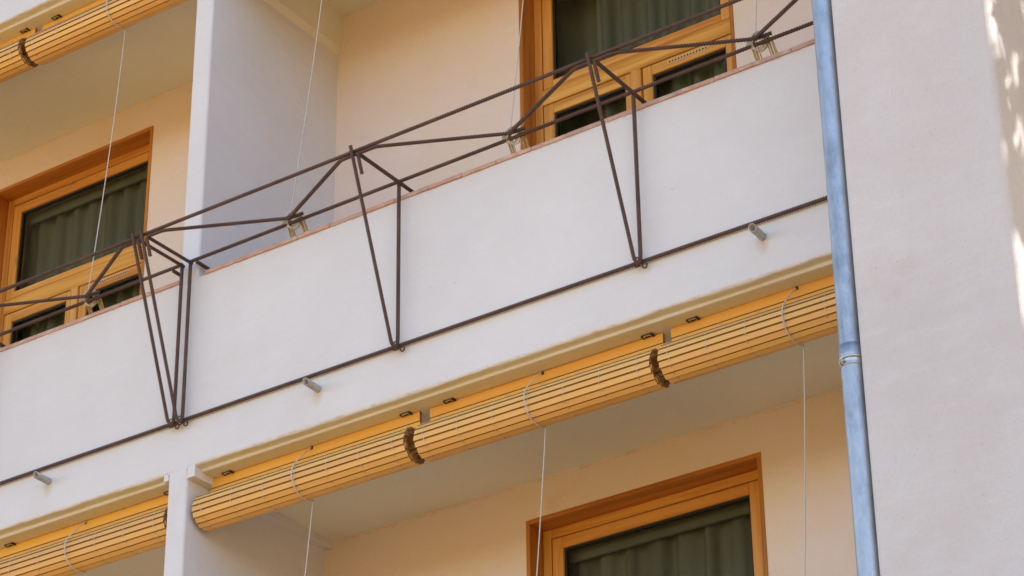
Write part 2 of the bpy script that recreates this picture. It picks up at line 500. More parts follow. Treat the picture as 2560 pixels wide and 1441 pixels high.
def parapet(z0, x0, x1, name='parapet', n=None):
    """one balcony front: parapet and beam in one section, with an uneven plaster lip underneath"""
    prof = [(0.14, ZP), (0.004, ZP), (0.0, ZP - 0.006), (0.0, 0.55), (0.0, 0.2), (0.0, 0.07), (0.0, 0.022), (0.0008, 0.009), (0.003, 0.003), (0.008, 0.0003),
            (0.024, 0.0), (0.0425, 0.0), (0.0445, -0.002), (0.0455, -0.007), (0.0475, -0.0118), (0.053, ZC), (0.10, ZC), (0.14, ZC)]
    amp = [0, 0.0007, 0.0008, 0, 0, 0.0, 0.0010, 0.0022, 0.0030, 0.0035, 0.003, 0.002, 0.0015, 0.001, 0.001, 0.0, 0, 0]
    n = n or max(4, int((x1 - x0) / 0.022))
    vs = []; fs = []
    k = len(prof)
    for i in range(n + 1):
        x = x0 + (x1 - x0) * i / n
        for (y, z), a in zip(prof, amp):
            if i in (0, n):
                a = 0
            vs.append((x, y + (jit(x, 1, z0, a) if 0.005 < y < 0.13 or z < 0.03 else 0), z0 + z + jit(x, 5, z0 + 9 * y, a)))
    for i in range(n):
        for j in range(k - 1):
            a, b2 = i * k + j, i * k + j + 1
            fs.append((a, b2, b2 + k, a + k))
    mb = MB(); mb.add(vs, fs, 0, False)
    # flat back and ends
    mb.add([(x0, 0.14, z0 + ZC), (x1, 0.14, z0 + ZC), (x1, 0.14, z0 + ZP), (x0, 0.14, z0 + ZP)], [(3, 2, 1, 0)][::-1])
    me = mb.mesh(name)
    bm = bmesh.new(); bm.from_mesh(me); bmesh.ops.remove_doubles(bm, verts=bm.verts, dist=1e-5)
    bmesh.ops.recalc_face_normals(bm, faces=bm.faces)
    for f in bm.faces:
        f.smooth = f.calc_center_median().z < z0 + 0.08 and f.calc_center_median().y < 0.06
    bm.to_mesh(me); bm.free()
    return link(name, me, M['wall'], bld)

par0 = parapet(0.0, 0.0, XR)
par0L = parapet(0.0, XL0, -T)
parU = parapet(H, 0.0, XR)
parUL = parapet(H, XL0, -T)
parD = parapet(-H, 0.0, XR)
parDL = parapet(-H, XL0, -T)

# coping tiles (18 cm each) bedded on the parapets of the storey in view
tm = MB(); tm.box(0, 0.1802, 0, 0.16, 0, 0.020)
tile_me = bevelled(tm.mesh('coping_tile'), 0.002, 1)
for par, z0, xa, xb in ((par0, 0.0, 0.045, XR), (par0L, 0.0, XL0, -T - 0.002), (parD, -H, 0.045, XR), (parDL, -H, XL0, -T - 0.002)):
    if z0 < 0:
        continue
    x = xa if xa > 0 else xb - 0.1815 * 20 + 0.003
    while x + 0.17 < xb + 0.01:
        o = link('coping_tile', tile_me, M['tile'], par)
        o.location = (x, -0.004 + random.uniform(-0.0025, 0.002), z0 + ZP - 0.001 + random.uniform(-0.001, 0.0015))
        o.rotation_euler = (random.uniform(-0.006, 0.006), random.uniform(-0.008, 0.008), random.uniform(-0.01, 0.01))
        x += 0.1815

# partition between the bays
def rounded_front(x0, x1, yb, r=0.013):
    return [(x0, yb), (x0, r)] + arc(x0 + r, r, r, 180, 270, 4)[1:] + arc(x1 - r, r, r, 270, 360, 4) + [(x1, yb)]
for xa in (-T, XL0 - T):
    pm = MB()
    for z0, z1, rnd in ((GZ, -H, 0), (-H + ZC, -H + ZP, 0), (-H + ZP, -0.004, 1), (-0.004, ZP - 0.004, 0), (ZP - 0.004, H - 0.004, 1), (H - 0.004, H + ZP, 0), (H + ZP, 2 * H, 1)):
        if rnd:
            pm.prism_z(rounded_front(xa, xa + T, DB + 0.2), z0, z1)
        else:
            pm.box(xa, xa + T, 0.0, DB + 0.2, z0, z1)
    link('partition_wall', pm, M['inner'] if False else M['wall'], bld)

# floor and ceiling slabs
for z0 in (-2 * H, -H, 0, H):
    for xa, xb in ((XL0, -T), (0.0, XR)):
        sm = MB(); sm.box(xa, xb, 0.14, DB, z0 + ZC, z0 + 0.2)
        link('ceiling', sm, M['ceil'], bld)
rm = MB(); rm.box(-12, PX1, 0.0, 9, 2 * H, 2 * H + 0.3)
link('roof', rm, M['ceil'], bld)

# plaster downstands along the partition
dm = MB()
dm.add([], [])
dm.box(0.0, 0.042, 0.0012, 0.138, -0.049, 0.018)
dm.box(0.0, 0.042, 0.138, DB, -0.049, ZC - 0.0005)
link('plaster_downstand', dm, M['wall'], bld)
dm = MB()
prof = [(0.0, H - 0.255), (0.024, H - 0.219), (0.031, H - 0.012), (0.0, H - 0.012)]
vs = [(x, 0.10, z) for x, z in prof] + [(x, DB, z) for x, z in prof]
dm.add(vs, [(0, 1, 5, 4), (1, 2, 6, 5), (0, 3, 2, 1), (4, 5, 6, 7)])
link('plaster_downstand', dm, M['ceil'], bld)

dm = MB(); dm.box(-T - 0.026, -T, 0.0012, 0.14, -0.03, 0.018)
link('plaster_downstand', dm, M['wall'], bld)

# back walls with window openings
WX0, WX1 = 1.139, 2.340
WLX0, WLX1 = -2.475, -1.274
WT, WB = -0.202, -2.62
def back_wall(xa, xb, z0, wx0, wx1):
    bm_ = MB()
    zf, zc = z0 - H + 0.2, z0 + ZC
    zt, zb = z0 + WT, z0 + WB
    bm_.box(xa, wx0, DB, DB + 0.2, zf, zc)
    bm_.box(wx1, xb, DB, DB + 0.2, zf, zc)
    bm_.box(wx0, wx1, DB, DB + 0.2, zt, zc)
    bm_.box(wx0, wx1, DB, DB + 0.2, zf, zb)
    return link('back_wall', bm_, M['inner'], bld)
back_wall(0.0, XR, 0.0, WX0, WX1)
back_wall(0.0, XR, H, WX0, WX1)
back_wall(XL0, -T, 0.0, WLX0, WLX1)
back_wall(XL0, -T, H, WLX0, WLX1)
for xa, xb in ((XL0, -T), (0.0, XR)):
    for z0, z1 in ((-2 * H + 0.2, -H + ZC), (H + 0.2, 2 * H)):
        q = MB(); q.box(xa, xb, DB, DB + 0.2, z0, z1)
        link('back_wall', q, M['inner'], bld)

# projecting end wall (its right face catches the sun)
ew = MB()
ew.prism_z([(XR, 9), (XR, PF + 0.02)] + arc(XR + 0.02, PF + 0.02, 0.02, 180, 270, 5)[1:] + arc(PX1 - 0.03, PF + 0.03, 0.03, 270, 360, 6) + [(PX1, 9)], GZ, 2 * H + ZP)
link('end_wall', ew, M['pillar'], bld)

# the rest of the block: ground storey, flank beyond the left bay, rear
q = MB()
q.box(XL0, -T, 0.02, 0.22, GZ, -H + ZC)
q.box(0.0, XR, 0.02, 0.22, GZ, -H + ZC)
q.box(-12, XL0 - T, 0.0, 0.3, GZ, 2 * H)
q.box(-12, -11.7, 0.3, 9, GZ, 2 * H)
q.box(-11.7, XR, 8.7, 9, GZ, 2 * H)
link('outer_wall', q, M['wall'], bld)

# ------------------------------------------------------------------ windows
def soft(mb, name, w=0.0025):
    return bevelled(mb.mesh(name), w, 1)

def window(x0, x1, z0, label=None):
    zt, zb = z0 + WT, z0 + WB
    yl0, yl1 = DB - 0.004, DB + 0.15
    t = 0.021
    lin = MB()
    lin.box(x0, x1, yl0, yl1, zt - t, zt)
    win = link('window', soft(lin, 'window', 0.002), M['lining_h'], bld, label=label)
    for xa in (x0, x1 - t):
        p = MB(); p.box(xa, xa + t, yl0 + 0.0005, yl1, zb, zt - t - 0.0005)
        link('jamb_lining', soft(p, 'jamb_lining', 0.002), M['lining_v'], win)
    yf = DB + 0.10
    # fixed frame
    fx0, fx1, fzt = x0 + t, x1 - t, zt - t
    for xa, xb in ((fx0, fx0 + 0.043), (fx1 - 0.043, fx1)):
        p = MB(); p.box(xa, xb, yf, yf + 0.07, zb, fzt)
        link('frame_jamb', soft(p, 'frame_jamb'), M['frame_v'], win)
    p = MB(); p.box(fx0 + 0.043, fx1 - 0.043, yf + 0.0006, yf + 0.07, fzt - 0.043, fzt)
    link('frame_head', soft(p, 'frame_head'), M['frame_h'], win)
    # upper sash
    g_ = 0.0045
    sx0, sx1 = fx0 + 0.043 + g_, fx1 - 0.043 - g_
    szt = fzt - 0.043 - g_
    zq = z0 + H * 0          # heights below are measured on the storey above the soffit line z0 - H
    zbase = z0 - H
    s_bot = zbase + 2.119
    gb = zbase + 2.160
    st, sr = 0.056, 0.053
    def sash(xa, xb, za, zb2, wl, wr, wt, wb, nm='sash'):
        for p0, p1 in ((xa, xa + wl), (xb - wr, xb)):
            v = MB(); v.box(p0, p1, yf + 0.003, yf + 0.062, za, zb2)
            link('sash_stile', soft(v, 'sash_stile'), M['frame_v'], win)
        for p0, p1 in ((zb2 - wt, zb2), (za, za + wb)):
            v = MB(); v.box(xa + wl, xb - wr, yf + 0.0036, yf + 0.062, p0, p1)
            link('sash_rail', soft(v, 'sash_rail'), M['frame_h'], win)
        # black gasket line and the pane
        gx0, gx1, gz0, gz1 = xa + wl, xb - wr, za + wb, zb2 - wt
        gk = MB()
        k = 0.011
        gk.box(gx0, gx0 + k, yf + 0.016, yf + 0.04, gz0, gz1); gk.box(gx1 - k, gx1, yf + 0.016, yf + 0.04, gz0, gz1)
        gk.box(gx0 + k, gx1 - k, yf + 0.016, yf + 0.04, gz1 - k, gz1); gk.box(gx0 + k, gx1 - k, yf + 0.016, yf + 0.04, gz0, gz0 + k)
        link('gasket', gk, M['gasket'], win)
        pn = MB()
        pn.add([(gx0 + 0.001, yf + 0.022, gz0 + 0.001), (gx1 - 0.001, yf + 0.022, gz0 + 0.001), (gx1 - 0.001, yf + 0.022, gz1 - 0.001), (gx0 + 0.001, yf + 0.022, gz1 - 0.001)], [(0, 1, 2, 3)])
        link('glass_pane', pn, M['glass'], win)
    sash(sx0, sx1, s_bot, szt, st, st, sr, gb - s_bot)
    # transom board with the two shadow gaps
    t1, t0 = zbase + 2.1145, zbase + 2.028
    p = MB(); p.box(fx0 + 0.044, fx1 - 0.044, yf - 0.001, yf + 0.06, t0, t1)
    link('transom_board', soft(p, 'transom_board'), M['frame_h'], win)
    p = MB(); p.box(fx0 + 0.043, fx1 - 0.043, yf + 0.03, yf + 0.066, t0 - 0.03, t1 + 0.03)
    link('rebate', p, M['frame_h'], win)
    # lower lights
    xm0, xm1 = x0 + 0.575, x0 + 0.631
    p = MB(); p.box(xm0, xm1, yf - 0.010, yf + 0.06, zb, t0 - 0.004)
    link('mullion', soft(p, 'mullion'), M['frame_v'], win)
    ltop = zbase + 2.0235
    sash(sx0, xm0 - 0.003, zb, ltop, 0.058, 0.035, 0.055, 0.09)
    sash(xm1 + 0.0045, sx1, zb, ltop, 0.053, 0.04, 0.055, 0.09)
    # ventilation strip: thirteen drilled holes
    vx0, vx1, vz = x0 + 0.785, x0 + 0.992, zbase + 2.0005
    p = MB()
    prof = arc(0, 0, 0.0095, 90, 270, 6)
    sh = [(vx0 + a, b_) for a, b_ in prof] + [(vx1 - a, b_) for a, b_ in prof[::-1]]
    n = len(sh)
    yv = yf + 0.0012
    p.add([(a, yv, vz + b_) for a, b_ in sh] + [(a, yv + 0.004, vz + b_) for a, b_ in sh],
          [tuple(range(n))] + [(i, i + n, (i + 1) % n + n, (i + 1) % n) for i in range(n)])
    vs_ = link('vent_strip', p, M['pale_wood'], win)
    hm = MB()
    for i in range(13):
        cx = vx0 + 0.004 + (vx1 - vx0 - 0.008) * i / 12
        hm.add([(cx + 0.0052 * math.cos(a_ * math.pi / 5), yv - 0.0008, vz + 0.0052 * math.sin(a_ * math.pi / 5)) for a_ in range(10)], [tuple(range(10))])
    link('vent_holes', hm, M['gasket'], win, kind='stuff')
    # the dark room behind it
    rmb = MB()
    xa, xb, ya, yb, za, zb2 = x0 - 0.03, x1 + 0.6, DB + 0.202, DB + 3.2, z0 - H + 0.2, z0 + ZC
    vs = [(xa, ya, za), (xb, ya, za), (xb, yb, za), (xa, yb, za), (xa, ya, zb2), (xb, ya, zb2), (xb, yb, zb2), (xa, yb, zb2)]
    rmb.add(vs, [(0, 1, 2, 3), (4, 7, 6, 5), (1, 5, 6, 2), (2, 6, 7, 3), (3, 7, 4, 0)])
    link('room', rmb, M['room'], bld)
    return win

window(WX0, WX1, H)
window(WX0, WX1, 0.0)
window(WLX0, WLX1, H)
window(WLX0, WLX1, 0.0)

def curtain(x0, x1, y, z0, z1, pitch, amp, seed, label, open_left=None):
    rng = random.Random(seed)
    n = int((x1 - x0) / 0.006)
    k = 10
    vs = []
    ph = rng.uniform(0, 6)
    for i in range(n + 1):
        x = x0 + (x1 - x0) * i / n
        w = x + 0.25 * pitch * mn.noise(Vector((x * 6, seed, 0)))
        for j in range(k + 1):
            z = z0 + (z1 - z0) * j / k
            s_ = math.sin(2 * math.pi * (w + 0.012 * mn.noise(Vector((x * 3, z * 1.2, seed)))) / pitch + ph)
            yy = y - amp * math.copysign(abs(s_) ** 0.75, s_) * (0.75 + 0.5 * mn.noise(Vector((x * 9, seed, 3)))) 
            vs.append((x, yy, z))
    fs = [(i * (k + 1) + j, (i + 1) * (k + 1) + j, (i + 1) * (k + 1) + j + 1, i * (k + 1) + j + 1) for i in range(n) for j in range(k)]
    mb = MB(); mb.add(vs, fs, 0, True)
    root = thing('curtain', label, 'curtain', (0, 0, 0), 'pleated curtains behind the windows')
    link('cloth', mb, M['curtain'], root)
    hd = MB(); hd.box(x0 - 0.02, x1 + 0.02, y - 0.055, y - 0.035, z1 - 0.03, z1 + 0.07)
    link('heading', soft(hd, 'heading', 0.004), M['curtain'], root)
    if open_left is not None:          # added sheet giving the dim tone of the uncurtained part of the pane
        sp = MB()
        n_ = 14
        vs = [(open_left + (x0 + 0.03 - open_left) * i / n_, y + 0.10 - 0.012 * math.sin(i * 0.9), z) for i in range(n_ + 1) for z in (z0, z1)]
        sp.add(vs, [(2 * i, 2 * i + 2, 2 * i + 3, 2 * i + 1) for i in range(n_)], 0, True)
        link('dim_fill_panel', sp, M['curtain'], root)
curtain(1.43, 2.45, DB + 0.24, 0.35, 2.80, 0.125, 0.030, 3, 'pleated olive curtain with an added dim panel at left behind the tall upper right window', 1.115)
curtain(1.20, 2.38, DB + 0.24, -2.6, -0.335, 0.132, 0.026, 5, 'pleated olive curtain behind the window under the wooden roll blinds')
curtain(-2.40, -1.24, DB + 0.24, 0.35, 2.665, 0.128, 0.026, 8, 'pleated olive curtain behind the left bay window, left of the partition')

# ------------------------------------------------------------------ roll blinds
BW = 1.158
SP = 0.0272          # slat pitch
ST = 0.0082          # slat thickness
RC = (0.099, -0.1865) # roll centre (y, z)
R0 = 0.0835

def slat_mesh(width, thick, name, L=BW, edge=True):
    w, t_, c_ = width / 2, thick / 2, 0.0012
    prof = [(-t_, -w + c_), (-t_ + c_, -w), (t_ - c_, -w), (t_, -w + c_), (t_, w - c_), (t_ - c_, w), (-t_ + c_, w), (-t_, w - c_)]
    mb = MB(); mb.prism_x(prof, 0, L, 0, 1)
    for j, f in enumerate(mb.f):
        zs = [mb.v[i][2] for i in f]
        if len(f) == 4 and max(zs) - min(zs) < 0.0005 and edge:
            mb.mi[j] = 1                # edges coloured dark to paint the shade lines between slats
    return mb.mesh(name)
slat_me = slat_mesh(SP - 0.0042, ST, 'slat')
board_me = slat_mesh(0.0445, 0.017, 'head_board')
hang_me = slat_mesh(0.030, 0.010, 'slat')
STX = [0.045 + 0.1745 * i for i in range(7)]

def blind_positions():
    out = []
    r = R0
    th = R(62)                     # where the hanging slats meet the roll (behind, on top)
    while r > 0.046:
        out.append((th, r))
        th -= SP / r
        r -= SP / r / (2 * math.pi) * (ST + 0.0026)
    return out
POS = blind_positions()

def make_blind(label):
    root = thing('roll_blind', label, 'blind', (0, 0, 0), 'wooden roll blinds along the loggia')
    rng = random.Random(11)
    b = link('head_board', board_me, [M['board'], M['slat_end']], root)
    b.location = (0, 0.1365, ZC - 0.0235)
    for k_, z in enumerate((-0.0755, -0.1075)):
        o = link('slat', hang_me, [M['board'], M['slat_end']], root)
        o.location = (rng.uniform(-0.002, 0.002), 0.1375, z)
    spots = []
    for i, (th, r) in enumerate(POS):
        turn = i / 19.0
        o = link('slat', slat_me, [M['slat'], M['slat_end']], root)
        dx = rng.uniform(-0.0035, 0.0035) + 0.004 * math.sin(turn * 2.4) * (turn > 0.9)
        y, z = RC[0] + r * math.cos(th), RC[1] + r * math.sin(th)
        o.location = (dx, y, z)
        # the slat's flat face points outward; lower edge stands a touch proud
        o.rotation_euler = (th + math.pi + R(-12.0) + R(rng.uniform(-1.2, 1.2)), 0, 0)
        if i < 20:
            spots.append((th, r))
    # wire staples tying neighbouring slats
    sm = MB()
    for i in range(len(spots) - 1):
        th = (spots[i][0] + spots[i + 1][0]) / 2
        r = (spots[i][1] + spots[i + 1][1]) / 2 + ST / 2 + 0.0010
        if math.sin(th) > 0.8 or math.cos(th) > 0.75:
            continue
        for sx in STX:
            x = sx + rng.uniform(-0.004, 0.004)
            pts = []
            for a_ in (-0.0088, 0, 0.0088):
                t2 = th + a_ / r
                rr = r + (0.0008 if a_ == 0 else 0)
                pts.append((x + (0.0012 if a_ > 0 else 0), RC[0] + rr * math.cos(t2), RC[1] + rr * math.sin(t2)))
            sm.tube(pts, 0.0015, 4)
    for sx in STX:
        for dx in (0, 0.008):
            sm.tube([(sx + dx, 0.1310, -0.051), (sx + dx - 0.002, 0.1300, -0.064), (sx + dx, 0.1315, -0.080)], 0.0009, 4)
    link('wire_staples', sm, M['staple'], root, kind='stuff')
    # fixing brackets on the soffit and the cord slot
    for bx in (0.112, BW - 0.062):
        p = MB()
        p.box(bx - 0.025, bx + 0.025, 0.104, 0.1275, ZC - 0.0035, ZC - 0.0005, 1)
        p.box(bx - 0.027, bx - 0.018, 0.103, 0.1275, ZC - 0.007, ZC - 0.0035, 1)
        p.box(bx + 0.017, bx + 0.027, 0.100, 0.1275, ZC - 0.0075, ZC - 0.0035, 1)
        p.box(bx - 0.018, bx + 0.017, 0.106, 0.1105, ZC - 0.0075, ZC - 0.0035, 0)
        p.box(bx - 0.018, bx - 0.0145, 0.1105, 0.1275, ZC - 0.0075, ZC - 0.0035, 0)
        p.box(bx + 0.0135, bx + 0.017, 0.1105, 0.1275, ZC - 0.0075, ZC - 0.0035, 0)
        link('bracket', p, [M['bracket'], M['dark']], root)
    p = MB(); p.box(0.571, 0.583, 0.1265, 0.132, ZC - 0.016, ZC - 0.001, 0)
    link('cord_slot', p, M['dark'], root)
    return root

def copy_tree(o, parent=None):
    c = o.copy(); col.objects.link(c)
    if parent is not None:
        c.parent = parent
    for ch in list(o.children):
        copy_tree(ch, c)
    return c

BX = (0.024, 1.2295, 2.434)
blinds = [
    ((BX[0], 0), 'roll blind beside the partition, leftmost of the three under the long parapet'),
    ((BX[1], 0), 'middle roll blind of the three under the long parapet, above the lower window'),
    ((BX[2], 0), 'roll blind running behind the galvanised downpipe under the long parapet'),
    ((-1.302, 0), 'roll blind in the bottom left corner, ending at the left side of the partition'),
    ((-1.305, H), 'roll blind at the top left edge, nearest to the partition'),
    ((-2.510, H), 'roll blind in the top left corner with its dark spiral end showing'),
    ((BX[0], H), 'roll blind on the storey above the frame, over the partition corner'),
    ((BX[1], H), 'roll blind on the storey above the frame, over the upper right window'),
    ((BX[2], H), 'roll blind on the storey above the frame, beside the downpipe'),
]
proto = None
for i, ((x, z), lb) in enumerate(blinds):
    if proto is None:
        proto = make_blind(lb); b = proto
    else:
        b = copy_tree(proto); b['label'] = lb
    dx = (0, 0.002, -0.001, 0, 0, 0, 0, 0, 0)[i]
    b.location = (x + dx, (0, 0.006, -0.002, 0.003, 0.0, -0.006, 0, 0, 0)[i], z)
    b.rotation_euler = (0, (0, 0.002, -0.0015, 0.001, 0.001, -0.002, 0, 0, 0)[i], 0)

# ------------------------------------------------------------------ rebar trusses
BR = 0.0080
def rebar(mb, pts, r=BR, pitch=0.0125, seg=8):
    """ribbed bar along a polyline with rounded bends"""
    pts = [Vector(p) for p in pts]
    path = [pts[0]]
    for i in range(1, len(pts) - 1):
        a, b_, c_ = pts[i - 1], pts[i], pts[i + 1]
        d1 = min(0.022, (a - b_).length * 0.45); d2 = min(0.022, (c_ - b_).length * 0.45)
        p, q_ = b_ + (a - b_).normalized() * d1, b_ + (c_ - b_).normalized() * d2
        for k in range(6):
            t_ = k / 5
            path.append((p * (1 - t_) + b_ * t_) * (1 - t_) + (b_ * (1 - t_) + q_ * t_) * t_)
    path.append(pts[-1])
    # resample
    ds = pitch / 3
    out = [path[0]]; carry = 0
    for a, b_ in zip(path, path[1:]):
        L = (b_ - a).length
        s_ = ds - carry
        while s_ < L:
            out.append(a + (b_ - a) * (s_ / L)); s_ += ds
        carry = (carry + L) % ds if L >= ds - carry else carry + L
    out.append(path[-1])
    n = len(out)
    up = None; vs = []
    for i, p in enumerate(out):
        t_ = (out[min(i + 1, n - 1)] - out[max(i - 1, 0)]).normalized()
        if up is None:
            up = t_.orthogonal().normalized()
        up = (up - t_ * up.dot(t_)).normalized()
        w = t_.cross(up)
        rr = r + (0.0019 if i % 3 == 1 else -0.0006)
        for k in range(seg):
            a_ = 2 * math.pi * k / seg
            sl = 0.0035 * math.sin(a_) if 0 < i < n - 1 else 0
            vs.append(p + (up * math.cos(a_) + w * math.sin(a_)) * rr + t_ * sl)
    fs = [(i * seg + k, i * seg + (k + 1) % seg, (i + 1) * seg + (k + 1) % seg, (i + 1) * seg + k) for i in range(n - 1) for k in range(seg)]
    mb.add(vs, fs, 0, True)
    mb.add(vs[:seg], [tuple(range(seg))[::-1]]); mb.add(vs[-seg:], [tuple(range(seg))])

ZI, YI, YO = 1.047, -0.031, -0.341
ZR, YR = 0.239, -0.0145
def truss(xs, end_bars, nodes, label, span):
    root = thing('rebar_rack', label, 'metal rack', (0, 0, 0), 'rusty rebar racks on the parapets')
    xa, xb = span
    def part(name, *lines):
        mb = MB()
        for l in lines:
            rebar(mb, l)
        return link(name, mb, M['rebar'], root)
    part('outer_chord', [(xa - 0.008, YO, ZI), (xb + 0.008, YO, ZI)])
    part('inner_chord', [(xa, YI, ZI), (xb, YI, ZI)])
    part('lower_rail', [(xa, YR, ZR), (xb, YR, ZR)])
    for i, x in enumerate(xs):
        jx = (0.002, -0.003, 0.001, 0)[i % 4]
        yl = YI - 0.006
        part('bracket_bar', [(x + jx + 0.006, yl, ZI - 0.010), (x + jx + 0.010, yl, ZR + 0.012), (x + jx + 0.006, yl - 0.002, ZR - 0.022),
                             (x + jx - 0.008, yl - 0.018, ZR - 0.012), (x + jx - 0.008, YO - 0.004 - 0.0215, ZI + 0.016)])
        # cross bar: from the parapet out under both chords, then turned down beside the diagonal
        y_in = 0.105 if x not in end_bars else YI + 0.002
        down = Vector((0, YI - YO, ZR - ZI)).normalized() * 0.095
        cz = ZI - 0.0175
        inner = [(x + 0.012, y_in, 0.995), (x + 0.012, y_in - 0.004, cz)] if x not in end_bars else [(x + 0.012, y_in, cz + 0.004)]
        e = Vector((x + 0.012, YO - 0.004, cz))
        part('cross_bar', inner + [tuple(e), tuple(e + down)])
        # screw eye holding the foot
        ey = MB()
        ec = Vector((x + 0.021, -0.024, ZR - 0.026))
        ey.tube([ec + Vector((0.011 * math.cos(a_ * math.pi / 6), -0.004 * math.sin(a_ * math.pi / 6), 0.011 * math.sin(a_ * math.pi / 6))) for a_ in range(12)], 0.0034, 6, closed=True)
        ey.tube([ec + Vector((-0.004, 0.001, 0.010)), ec + Vector((-0.02, 0.014, 0.028)), ec + Vector((-0.026, 0.024, 0.03))], 0.0034, 6)
        link('screw_eye', ey, M['rebar'], root)
        ty = MB()
        for o_ in (-0.012, -0.006):
            tc = Vector((x + o_ - 0.004, YR - 0.010, ZR - 0.002))
            ty.tube([tc + Vector((0.007 * math.sin(a_ * math.pi / 6), 0.018 * math.cos(a_ * math.pi / 6), 0.019 * math.sin(a_ * math.pi / 6))) for a_ in range(12)], 0.0022, 5, closed=True)
        link('wire_tie', ty, M['rebar'], root)
    for x, wx in end_bars.items():
        part('wall_bar', [(wx, YI - 0.004, ZI - 0.0165), (wx + (0.0 if wx > 0 else 0.0), 0.10, ZI - 0.0165), (wx, 0.104, 0.99)])
    # zigzag lacing lying in the top plane
    line = [(xs[0] + 0.014, YO + 0.002, ZI - 0.0165)] if span[0] > xs[0] - 0.2 else []
    for i, x in enumerate(xs):
        zl = ZI - 0.0165
        if i > 0 or span[0] < x - 0.2:
            line.append((x - 0.085, YO + 0.002, zl))
        if i < len(xs) - 1 or span[1] > x + 0.2:
            line.append((x + 0.105, YO + 0.002, zl))
        if i < len(xs) - 1:
            line.append((nodes[i], YI - 0.018, ZI + 0.0165))
    if len(line) > 1:
        part('lacing_bar', line)
    for nx in nodes:
        part('lacing_stub', [(nx - 0.004, YI - 0.022, ZI + 0.012), (nx + 0.075, YI - 0.010, ZI + 0.020)])
    return root
truss([-0.025, 1.180, 2.393, 3.578], {-0.025: 0.019}, [0.572, 1.780, 2.990], 'long rusty rebar rack hooked over the parapet between the partition and the downpipe', (-0.028, 3.592))
truss([-2.500, -1.290, -0.075], {-0.075: -0.125}, [-1.90, -0.655], 'rusty rebar rack over the left bay parapet, left of the partition', (-3.70, -0.072))

# ------------------------------------------------------------------ pull cords
def bez(a, b_, sag, n=10, axis=Vector((0, 0, -1))):
    a, b_ = Vector(a), Vector(b_)
    return [a.lerp(b_, i / n) + axis * sag * 4 * (i / n) * (1 - i / n) for i in range(n + 1)]

def pull_cord(x, z, node, label, loop=True, coil=True, seed=0, end_x=None):
    rng = random.Random(seed)
    root = thing('pull_cord', label, 'cord', (0, 0, 0), 'cords of the wooden roll blinds')
    cy, cz = RC[0], z + RC[1]
    rr = R0 + ST / 2 + 0.0042
    mb = MB()
    # leaves the head board slot, runs over the front of the roll and under it, then drops to the rack below
    pts = [(x + 0.004, 0.127, z + ZC - 0.008), (x - 0.004, 0.092, z - 0.055)]
    for a_ in range(150, 301, 10):
        k_ = (a_ - 150) / 150
        pts.append((x - 0.014 + 0.022 * k_ + 0.012 * (1 - k_) ** 3, cy + rr * math.cos(R(a_)), cz + rr * math.sin(R(a_))))
    mb.tube(pts, 0.0028, 6)
    top = Vector(pts[-1])
    link('loop', mb, M['rope'], root)
    end = Vector((node, YI - 0.012, z - H + ZI + 0.02))
    mb = MB()
    mb.tube(bez(top, end, 0.010, 14, Vector((0.5, 0.6, 0))), 0.0025, 6)
    link('hanging_line', mb, M['rope'], root)
    if coil:
        # turns round the rail
        mb = MB()
        for k_ in range(6):
            ox = -0.030 + 0.011 * k_
            r1 = 0.021 + 0.003 * rng.random() + 0.0022 * k_
            c_ = Vector((node + ox * 0.5, YI - 0.004, z - H + ZI + 0.014))
            tilt = rng.uniform(-0.5, 0.5)
            mb.tube([c_ + Vector((0.030 * math.cos(a_ * math.pi / 8) + 0.006 * tilt * math.sin(a_ * math.pi / 8),
                                  0.008 + r1 * 0.55 * math.cos(a_ * math.pi / 8 + 0.6), r1 * 1.25 * math.sin(a_ * math.pi / 8) )) for a_ in range(16)], 0.0021, 6, closed=True)
        link('knot', mb, M['rope'], root)
        # hank of spare cord hanging behind the parapet
        mb = MB()
        for k_ in range(5):
            xa = node - 0.033 + 0.006 * k_ + rng.uniform(-0.002, 0.002)
            xb = node + 0.040 + 0.006 * k_ + rng.uniform(-0.003, 0.003)
            dep = 0.52 + rng.uniform(-0.06, 0.08)
            zz = z - H + ZI
            off = rng.uniform(-0.01, 0.01)
            mb.tube([(node - 0.01, YI, zz + 0.034 + 0.002 * k_), (xa, YI + 0.014, zz + 0.012), (xa + 0.004, YI + 0.030, zz - 0.03), (xa + 0.015 + off, 0.055, zz - 0.16), (xa + 0.03 + off, 0.17, zz - dep),
                     ((xa + xb) / 2 + 0.03, 0.178, zz - dep - 0.05), (xb + 0.02 + off, 0.172, zz - dep), (xb + 0.012, 0.060, zz - 0.16), (xb, YI + 0.034, zz - 0.03), (xb - 0.004, YI + 0.014, zz + 0.014), (node + 0.02, YI, zz + 0.036 + 0.002 * k_)], 0.0023, 6)
        if seed % 2 == 0:
            mb.tube([(node + 0.012 + 0.026 * math.cos(R(a_)), YI + 0.012, z - H + ZI - 0.004 + 0.030 * math.sin(R(a_))) for a_ in range(170, 371, 20)], 0.003, 6)
        link('hank', mb, M['rope_shaded'], root)
    return root
pull_cord(0.594, 0, 0.58, 'white pull cord looped round the leftmost roll blind under the long parapet', coil=False, seed=1)
pull_cord(1.802, 0, 1.78, 'white pull cord round the middle roll blind, hanging across the lower window corner', coil=False, seed=2)
pull_cord(3.003, 0, 2.99, 'white pull cord round the roll blind next to the downpipe', coil=False, seed=3)
pull_cord(-0.722, 0, -0.66, 'white pull cord looped round the roll blind in the bottom left corner', coil=False, seed=4)
pull_cord(-0.728, H, -0.655, 'white pull cord crossing the left bay window, knotted to the rebar rack', seed=6)
pull_cord(0.594, H, 0.572, 'white pull cord in front of the partition corner, knotted to the rebar rack', seed=8)
pull_cord(1.802, H, 1.780, 'white pull cord at the left edge of the upper right window, knotted to the rack', seed=9)
